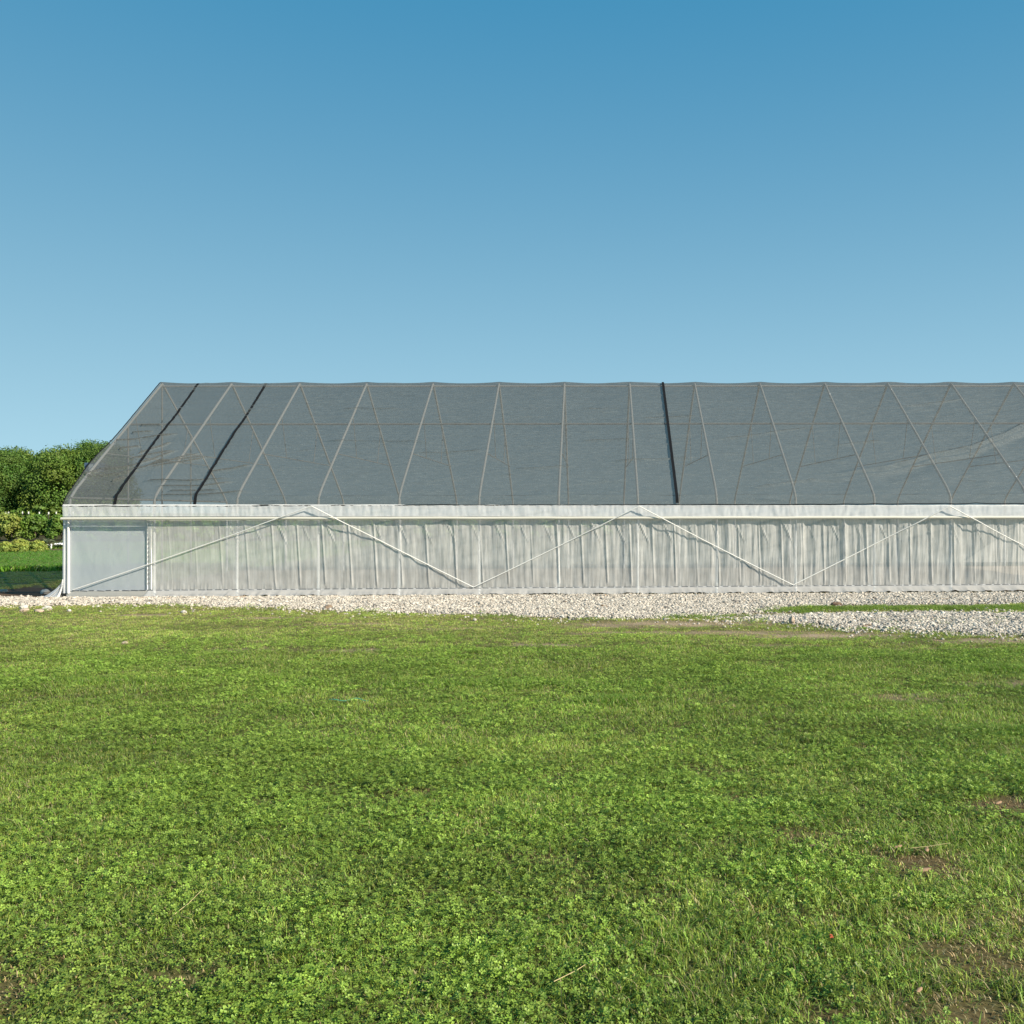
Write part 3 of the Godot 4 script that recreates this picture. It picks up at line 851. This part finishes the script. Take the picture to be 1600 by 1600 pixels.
# ------------------------------------------------------------------ build
func _ready() -> void:
	rng.seed = 20240611
	n_big.seed = 3; n_big.frequency = 0.35
	n_mid.seed = 8; n_mid.frequency = 0.6
	n_fine.seed = 21; n_fine.frequency = 0.8

	var cam := Camera3D.new()
	cam.name = "camera"
	cam.projection = Camera3D.PROJECTION_FRUSTUM
	cam.near = 0.05
	cam.far = 4000.0
	cam.size = 0.05 * 1600.0 / 1439.0
	cam.frustum_offset = Vector2(-0.05 * 147.5 / 1439.0, 0.0)
	cam.position = Vector3(0, EYE, 0)
	add_child(cam)

	var sky := ProceduralSkyMaterial.new()
	sky.sky_top_color = Color(0.0, 0.128, 0.262).linear_to_srgb()
	sky.sky_horizon_color = Color(0.285, 0.448, 0.52).linear_to_srgb()
	sky.sky_curve = 0.2
	sky.ground_bottom_color = Color(0.1, 0.12, 0.06).linear_to_srgb()
	sky.ground_horizon_color = Color(0.2, 0.26, 0.22).linear_to_srgb()
	sky.sun_angle_max = 1.0
	var env := Environment.new()
	env.background_mode = Environment.BG_SKY
	env.sky = Sky.new()
	env.sky.sky_material = sky
	env.tonemap_mode = Environment.TONE_MAPPER_LINEAR
	env.tonemap_exposure = 1.7
	env.sdfgi_enabled = true
	env.ssao_enabled = true
	env.ssil_enabled = true
	var we := WorldEnvironment.new()
	we.name = "world_environment"
	we.environment = env
	add_child(we)

	var sun := DirectionalLight3D.new()
	sun.name = "sun"
	sun.light_energy = 1.6
	sun.light_color = Color(1.0, 0.95, 0.87)
	sun.light_angular_distance = 0.5
	sun.shadow_enabled = true
	add_child(sun)
	sun.look_at_from_position(Vector3(0.77, 0.5, 0.42) * 100.0, Vector3.ZERO)

	# ground
	var xs := axis(-1500.0, -34.0, 20.0, 1500.0, 0.2)
	var zs := axis(-1500.0, -30.0, 4.0, 300.0, 0.2)
	var earth := StandardMaterial3D.new()
	earth.vertex_color_use_as_albedo = true
	earth.roughness = 0.95
	earth.metallic_specular = 0.2
	var grain := NoiseTexture2D.new()
	grain.width = 512; grain.height = 512; grain.seamless = true
	var gn := FastNoiseLite.new()
	gn.frequency = 0.05
	gn.fractal_octaves = 5
	grain.noise = gn
	var ramp := Gradient.new()
	ramp.set_color(0, Color(0.62, 0.6, 0.58)); ramp.set_color(1, Color(1, 1, 1))
	grain.color_ramp = ramp
	earth.albedo_texture = grain
	earth.uv1_triplanar = true
	earth.uv1_world_triplanar = true
	earth.uv1_scale = Vector3(0.9, 0.9, 0.9)
	var gsheet := sheet(xs.size() - 1, zs.size() - 1, func(u, v):
		var x: float = xs[roundi(u * (xs.size() - 1))]
		var z: float = zs[roundi(v * (zs.size() - 1))]
		return Vector3(x, ground(x, z), z), Vector3.UP, Vector2.ONE, soil_colour)
	tag(part("ground", gsheet, earth, self), "earth of the field and lawn with bare brown patches", "ground", "", "structure")
	var floor_mesh := sheet(60, 20, func(u, v):
		var x: float = lerpf(-12.3, 15.2, u)
		var z: float = lerpf(-30.4, -21.25, v)
		return Vector3(x, ground(x, z) + 0.006 + 0.02 * n_mid.get_noise_2d(x, z) + 0.02, z), Vector3.UP)
	var fm := paint_mat(Color(0.5, 0.42, 0.32), 0.95)
	fm.albedo_texture = grain
	fm.uv1_triplanar = true
	fm.uv1_world_triplanar = true
	fm.uv1_scale = Vector3(1.4, 1.4, 1.4)
	tag(part("greenhouse_floor", floor_mesh, fm, self), "pale gravel floor inside the greenhouse", "floor", "", "structure")

	build_greenhouse()
	background()
	gravel()
	lawn()
	small_things()

func background() -> void:
	var lm := leaf_mat(0.6, 0.6)
	var bark := paint_mat(Color(0.12, 0.095, 0.07), 0.9)
	var protos := []
	for d in [[8.8, 3.5, 1.2, 52, 460, 0.145, Color(0.1, 0.188, 0.03)], [7.8, 3.3, 0.9, 48, 460, 0.14, Color(0.115, 0.2, 0.03)], [9.6, 3.3, 1.4, 54, 460, 0.145, Color(0.09, 0.172, 0.029)]]:
		var t := Node3D.new()
		part_of(t, "trunk", trunk_mesh(d[0] * 0.85, 0.17, 6), bark)
		part_of(t, "crown", crown_mesh(d[0], d[1], d[2], d[3], d[4], d[5], d[6], 110), lm)
		protos.append(t)
	var where := [
		[-66.5, -92, 0, 0.95, "broad green tree at the far left edge of the photo"], [-62.0, -96, 1, 1.18, "dense tree second from the left edge of the tree row"],
		[-59.0, -90, 2, 0.9, "lower dark green tree third from the left of the row"], [-55.6, -93, 0, 1.03, "round-crowned tree above the left pair of fence posts"],
		[-52.2, -89, 1, 1.13, "bright green tree in the middle of the visible tree row"], [-54.6, -98, 2, 1.06, "tall tree rising behind the bright middle tree"],
		[-49.0, -90, 2, 0.97, "tall tree beside the greenhouse roof edge"],
		[-58.6, -101, 2, 0.97, "taller tree at the back of the row above the lower dark tree"], [-64.8, -101, 2, 1.0, "tall tree at the back of the row near the left edge"],
	]
	for w in where:
		var c := copy_of(protos[w[2]], "tree", Vector3(w[0], ground(w[0], w[1]) - 0.1, w[1]), rr(0, TAU), Vector3.ONE * w[3])
		tag(c, w[4], "tree", "trees in a row behind the field")
	# understorey that closes the row below the crowns
	var under := Node3D.new()
	part_of(under, "foliage", crown_mesh(2.6, 2.2, 0.3, 14, 120, 0.3, Color(0.1, 0.165, 0.022), 10), lm)
	part_of(under, "stem", trunk_mesh(1.6, 0.05, 5), bark)
	for k in 4:
		var x2 := -58.6 + 3.4 * k
		var c3 := copy_of(under, "undergrowth_shrub", Vector3(x2, ground(x2, -88), -86.5 - rr(0, 2)), rr(0, TAU), Vector3.ONE * rr(0.85, 1.25))
		tag(c3, ["dark undergrowth shrub below the tree crowns at the left edge of the photo", "dark undergrowth shrub below the crowns, second from the left edge", "dark undergrowth shrub below the crowns behind the middle fence posts", "dark undergrowth shrub below the crowns next to the greenhouse corner"][k], "shrub", "shrubs under the tree row")
	# hedge plants along the field
	var bush := Node3D.new()
	part_of(bush, "foliage", crown_mesh(1.95, 1.05, 0.25, 20, 150, 0.13, Color(0.12, 0.22, 0.034), 16), lm)
	part_of(bush, "stem", trunk_mesh(1.3, 0.03, 6), bark)
	var weed := Node3D.new()
	part_of(weed, "foliage", crown_mesh(1.8, 0.8, 0.2, 18, 120, 0.12, Color(0.24, 0.32, 0.07), 34), lm)
	part_of(weed, "stem", trunk_mesh(1.4, 0.02, 7), bark)
	var rows := [
		[bush, -42.2, -68.0, 1.08, "leafy dark green bush in the middle of the field hedge"], [bush, -43.6, -69.0, 0.95, "bush half behind the tall weeds at the left of the hedge"],
		[bush, -40.2, -68.0, 1.06, "round yellow-green bush of the hedge next to the greenhouse corner"], [bush, -38.6, -68.3, 1.1, "hedge bush half hidden behind the greenhouse corner"],
		[weed, -43.4, -67.2, 1.15, "tall weedy plant with pale stems at the left of the hedge"], [weed, -44.4, -67.5, 1.2, "tall pale weed at the left edge of the hedge"], [weed, -45.6, -67.0, 1.15, "tall pale weed at the very left edge of the photo"],
	]
	for r in rows:
		var c4 := copy_of(r[0], "hedge_bush" if r[0] == bush else "tall_weed", Vector3(r[1], ground(r[1], r[2]), r[2]), rr(0, TAU), Vector3(1.1, r[3], 1.1))
		tag(c4, r[4], "bush" if r[0] == bush else "weed", "hedge across the field")
	for k in 12:
		var x3 := -36.5 + 3.2 * k
		var c5 := copy_of(bush, "hedge_bush", Vector3(x3, ground(x3, -68), -68.0), rr(0, TAU), Vector3(1.6, rr(0.9, 1.15), 1.4))
		tag(c5, "hedge bush seen only dimly through the plastic walls", "bush", "hedge bushes behind the greenhouse")
	# crop plants in front of the hedge
	var crop := Node3D.new()
	part_of(crop, "foliage", crown_mesh(1.0, 0.5, 0.1, 16, 110, 0.1, Color(0.26, 0.33, 0.07), 18), lm)
	part_of(crop, "stem", trunk_mesh(0.6, 0.015, 6), bark)
	for r in [[-27.5, -42.2, 0.62, "pale yellow-green crop plant at the left edge of the photo"], [-26.9, -42.3, 0.55, "second crop plant from the left edge, yellowing at its foot"], [-26.4, -42.8, 0.42, "low drying crop plant beside the white mulch sheet"], [-28.0, -44.0, 0.7, "taller crop plant behind the one at the left edge"], [-27.4, -44.4, 0.62, "crop plant behind the second one from the left edge"]]:
		var c6 := copy_of(crop, "crop_plant", Vector3(r[0], ground(r[0], r[1]), r[1]), rr(0, TAU), Vector3(1.3, 1.15, 1.3) * r[2])
		tag(c6, r[3], "crop plant", "crop plants in the field")
	var sage := Node3D.new()
	part_of(sage, "foliage", crown_mesh(0.75, 0.55, 0.1, 12, 90, 0.09, Color(0.12, 0.16, 0.085), 12), lm)
	for r in [[-31.2, -51.5, 0.8, "grey-green low plant behind the white mulch sheet"], [-30.5, -52.0, 0.7, "grey-green low plant nearer the stake"]]:
		var c7 := copy_of(sage, "low_plant", Vector3(r[0], ground(r[0], r[1]), r[1]), rr(0, TAU), Vector3(0.9, r[2], 0.9))
		tag(c7, r[3], "plant", "low plants in the field bed")
	# white mulch sheets and a stake
	var mulch := paint_mat(Color(0.72, 0.72, 0.72), 0.5)
	for r in [[-30.2, -49.0, 0.5, 0.35, "crumpled white mulch sheet beside the crop plants"], [-30.3, -51.2, 0.24, 0.3, "shorter white mulch sheet behind the white stake"]]:
		var ms := sheet(24, 6, func(u, v): return Vector3((u - 0.5) * 2.0 * r[2], 0.3 + 0.12 * n_mid.get_noise_2d(u * 9.0 + r[0], v * 3.0) - 0.1 * absf(v - 0.5), (v - 0.5) * 2.0 * r[3]), Vector3.UP)
		var mo := part("mulch_sheet", ms, mulch, self)
		mo.position = Vector3(r[0], ground(r[0], r[1]), r[1])
		tag(mo, r[4], "plastic sheet")
	var sk := Soup.new()
	sk.tube([Vector3(0, -0.1, 0), Vector3(0.01, 0.28, 0)], 0.05, 0.045, 8)
	var so := part("stake", sk.mesh(), paint_mat(Color(0.75, 0.74, 0.7), 0.7), self)
	so.position = Vector3(-30.75, ground(-30.7, -51.0), -51.0)
	tag(so, "short white stake between the two mulch sheets", "stake")
	# fence of steel posts with white tips
	var rust := paint_mat(Color(0.06, 0.055, 0.05), 0.8)
	var tip := paint_mat(Color(0.82, 0.82, 0.8), 0.6)
	for row in [[-75.0, [13.3, 47.0, 76.0], 2.16, "nearer wire fence with white-tipped posts behind the hedge"], [-84.0, [8.8, 37.0, 61.5], 2.2, "farther wire fence with short white-tipped posts behind the hedge"]]:
		var z: float = row[0]
		var gap: float = (row[1][2] - row[1][0]) / 2.0 / 1439.0 * -z
		var x0: float = (row[1][0] - 947.5) / 1439.0 * -z
		var fence := thing("wire_fence", Vector3(x0, ground(x0, z), z))
		tag(fence, row[3], "fence")
		for k in range(-3, 5):
			var ps := Soup.new()
			var h: float = row[2] + 0.02 * sin(k * 2.0)
			ps.box(Vector3(k * gap - 0.02, -0.2, -0.02), Vector3(k * gap + 0.02, h - 0.18, 0.02))
			var post := part("post", ps.mesh(), rust, fence)
			var ts := Soup.new()
			ts.box(Vector3(k * gap - 0.03, h - 0.18, -0.032), Vector3(k * gap + 0.03, h, 0.032))
			part("tip", ts.mesh(), tip, post)
		for y in [0.5, 1.0, 1.5]:
			var ws := Soup.new()
			ws.tube([Vector3(-3 * gap, y, 0.035), Vector3(4 * gap, y, 0.035)], 0.004, 0.004, 4)
			part("wire", ws.mesh(), rust, fence)
	for t in protos + [under, bush, weed, crop, sage]: t.free()

func part_of(parent: Node3D, called: String, m: Mesh, mat: Material) -> void:
	var o := MeshInstance3D.new()
	o.name = called
	o.mesh = m
	o.material_override = mat
	parent.add_child(o, true)

func small_things() -> void:
	var lime := paint_mat(Color(0.5, 0.47, 0.41), 0.9)
	var tan_stone := paint_mat(Color(0.42, 0.33, 0.25), 0.9)
	var rocks := [
		[-11.4, -18.05, Vector3(0.09, 0.05, 0.08), tan_stone, "flat tan stone under the leftmost white stone by the gravel"], [-11.7, -18.5, Vector3(0.085, 0.055, 0.07), lime, "leftmost white stone on the lawn edge by the gravel"],
		[-11.0, -17.85, Vector3(0.1, 0.045, 0.08), tan_stone, "flat pale stone in front of the second white stone from the left"], [-11.08, -18.25, Vector3(0.09, 0.06, 0.08), lime, "second white stone from the left on the lawn edge"],
		[-10.5, -18.0, Vector3(0.04, 0.035, 0.04), lime, "small pale stone right of the two white stones"], [-8.04, -17.52, Vector3(0.06, 0.04, 0.05), lime, "pale stone alone at the lawn edge below the first bay"],
		[3.07, -15.24, Vector3(0.055, 0.085, 0.05), tan_stone, "upright pale stone at the tip of the second gravel patch"], [-6.97, -13.33, Vector3(0.05, 0.03, 0.04), tan_stone, "flat pale stone in the lawn farther from the gravel at left"],
		[-14.6, -22.3, Vector3(0.12, 0.06, 0.1), tan_stone, "tan stone on the dark dirt left of the greenhouse corner"], [-13.4, -22.0, Vector3(0.13, 0.07, 0.1), lime, "pale stone on the dark dirt nearest the greenhouse corner"],
		[4.54, -18.2, Vector3(0.13, 0.055, 0.08), paint_mat(Color(0.13, 0.085, 0.055), 0.95), "brown clod at the left end of the green strip in the gravel"], [-5.5, -18.25, Vector3(0.17, 0.05, 0.1), paint_mat(Color(0.24, 0.17, 0.11), 0.95), "brown dirt clod on the gravel near the lawn"],
	]
	for k in rocks.size():
		var r: Array = rocks[k]
		var o := part("stone" if k < 10 else "dirt_clod", rock_mesh(50 + k, r[2]), r[3], self)
		o.position = Vector3(r[0], ground(r[0], r[1]) + r[2].y * 0.5, r[1])
		o.rotation.y = k * 1.3
		tag(o, r[4], "stone" if k < 10 else "clod")
	# wood chips in the worn patch at right
	var chip_mat := paint_mat(Color(0.3, 0.19, 0.115), 0.9)
	var chips := [
		[1.6, -5.05, 0.036, 0.3, "reddish wood chip at the back of the worn patch"], [1.74, -5.0, 0.042, 1.2, "wood chip tilted up in the middle of the worn patch"], [1.63, -4.72, 0.055, 0.15, "longest wood chip at the front of the worn patch"],
		[1.45, -5.12, 0.028, 2.0, "small pinkish wood chip at the left of the worn patch"], [1.21, -3.56, 0.03, 0.8, "pale wood chip in the bottom right corner"], [1.14, -5.06, 0.035, 0.1, "flat tan chip on the lawn left of the worn patch"], [2.45, -5.75, 0.04, 0.6, "tan chip on the bare spot at the right edge"],
	]
	for r in chips:
		var cs := sheet(6, 3, func(u, v): return Vector3((u - 0.5) * 1.4 * r[2] * (1.0 - 0.5 * pow(absf(v - 0.5) * 2.0, 2.0)), 0.3 * r[2] * (0.6 - pow(u - 0.4, 2.0)) - 0.3 * r[2] * absf(v - 0.5), (v - 0.5) * r[2] * 0.5), Vector3.UP)
		var co := part("wood_chip", cs, chip_mat, self)
		co.position = Vector3(r[0], ground(r[0], r[1]) + 0.035, r[1])
		co.rotation = Vector3(0.25, r[3], 0.15)
		tag(co, r[4], "wood chip", "wood chips in the lawn")
	# fallen leaf, strip of green twine, a long straw
	var lf := Soup.new()
	for k in 6:
		var a := TAU * k / 6.0
		var b := TAU * (k + 1) / 6.0
		lf.flat_tri(Vector3(0, 0.004, 0), Vector3(cos(a) * 0.009, 0.004 * sin(a * 2.0), sin(a) * 0.012), Vector3(cos(b) * 0.009, 0.004 * sin(b * 2.0), sin(b) * 0.012))
	var lo := part("fallen_leaf", lf.mesh(), paint_mat(Color(0.6, 0.13, 0.05), 0.6), self)
	lo.position = Vector3(0.97, ground(0.97, -3.97) + 0.055, -3.97)
	lo.rotation = Vector3(0.7, 0.3, 0.0)
	tag(lo, "small orange fallen leaf on the grass at lower right", "leaf")
	var tw := Soup.new()
	var tp := []
	for k in 14:
		var x := -2.75 + 0.03 * k
		tp.append(Vector3(x - (-2.55), 0.03 + 0.01 * sin(k * 0.9), 0.03 * sin(k * 0.55)))
	tw.tube(tp, 0.004, 0.004, 6)
	var to := part("green_twine", tw.mesh(), paint_mat(Color(0.05, 0.3, 0.2), 0.5), self)
	to.position = Vector3(-2.55, ground(-2.55, -9.14), -9.14)
	tag(to, "short piece of teal twine lying in the lawn", "twine")
	var ss := Soup.new()
	ss.tube([Vector3(-0.1, 0.045, 0.03), Vector3(0, 0.06, 0.0), Vector3(0.1, 0.075, -0.05)], 0.002, 0.0012, 5)
	for r in [[-0.12, -3.68, 0.3, "long tan straw at the bottom centre of the lawn"], [-1.95, -4.3, 1.0, "long tan straw at lower left of the lawn"], [1.75, -4.98, -0.4, "pale straw lying on the worn patch with wood chips"]]:
		var sobj := part("straw", ss.mesh(), paint_mat(Color(0.5, 0.4, 0.2), 0.7), self)
		sobj.position = Vector3(r[0], ground(r[0], r[1]), r[1])
		sobj.rotation.y = r[2]
		tag(sobj, r[3], "straw")
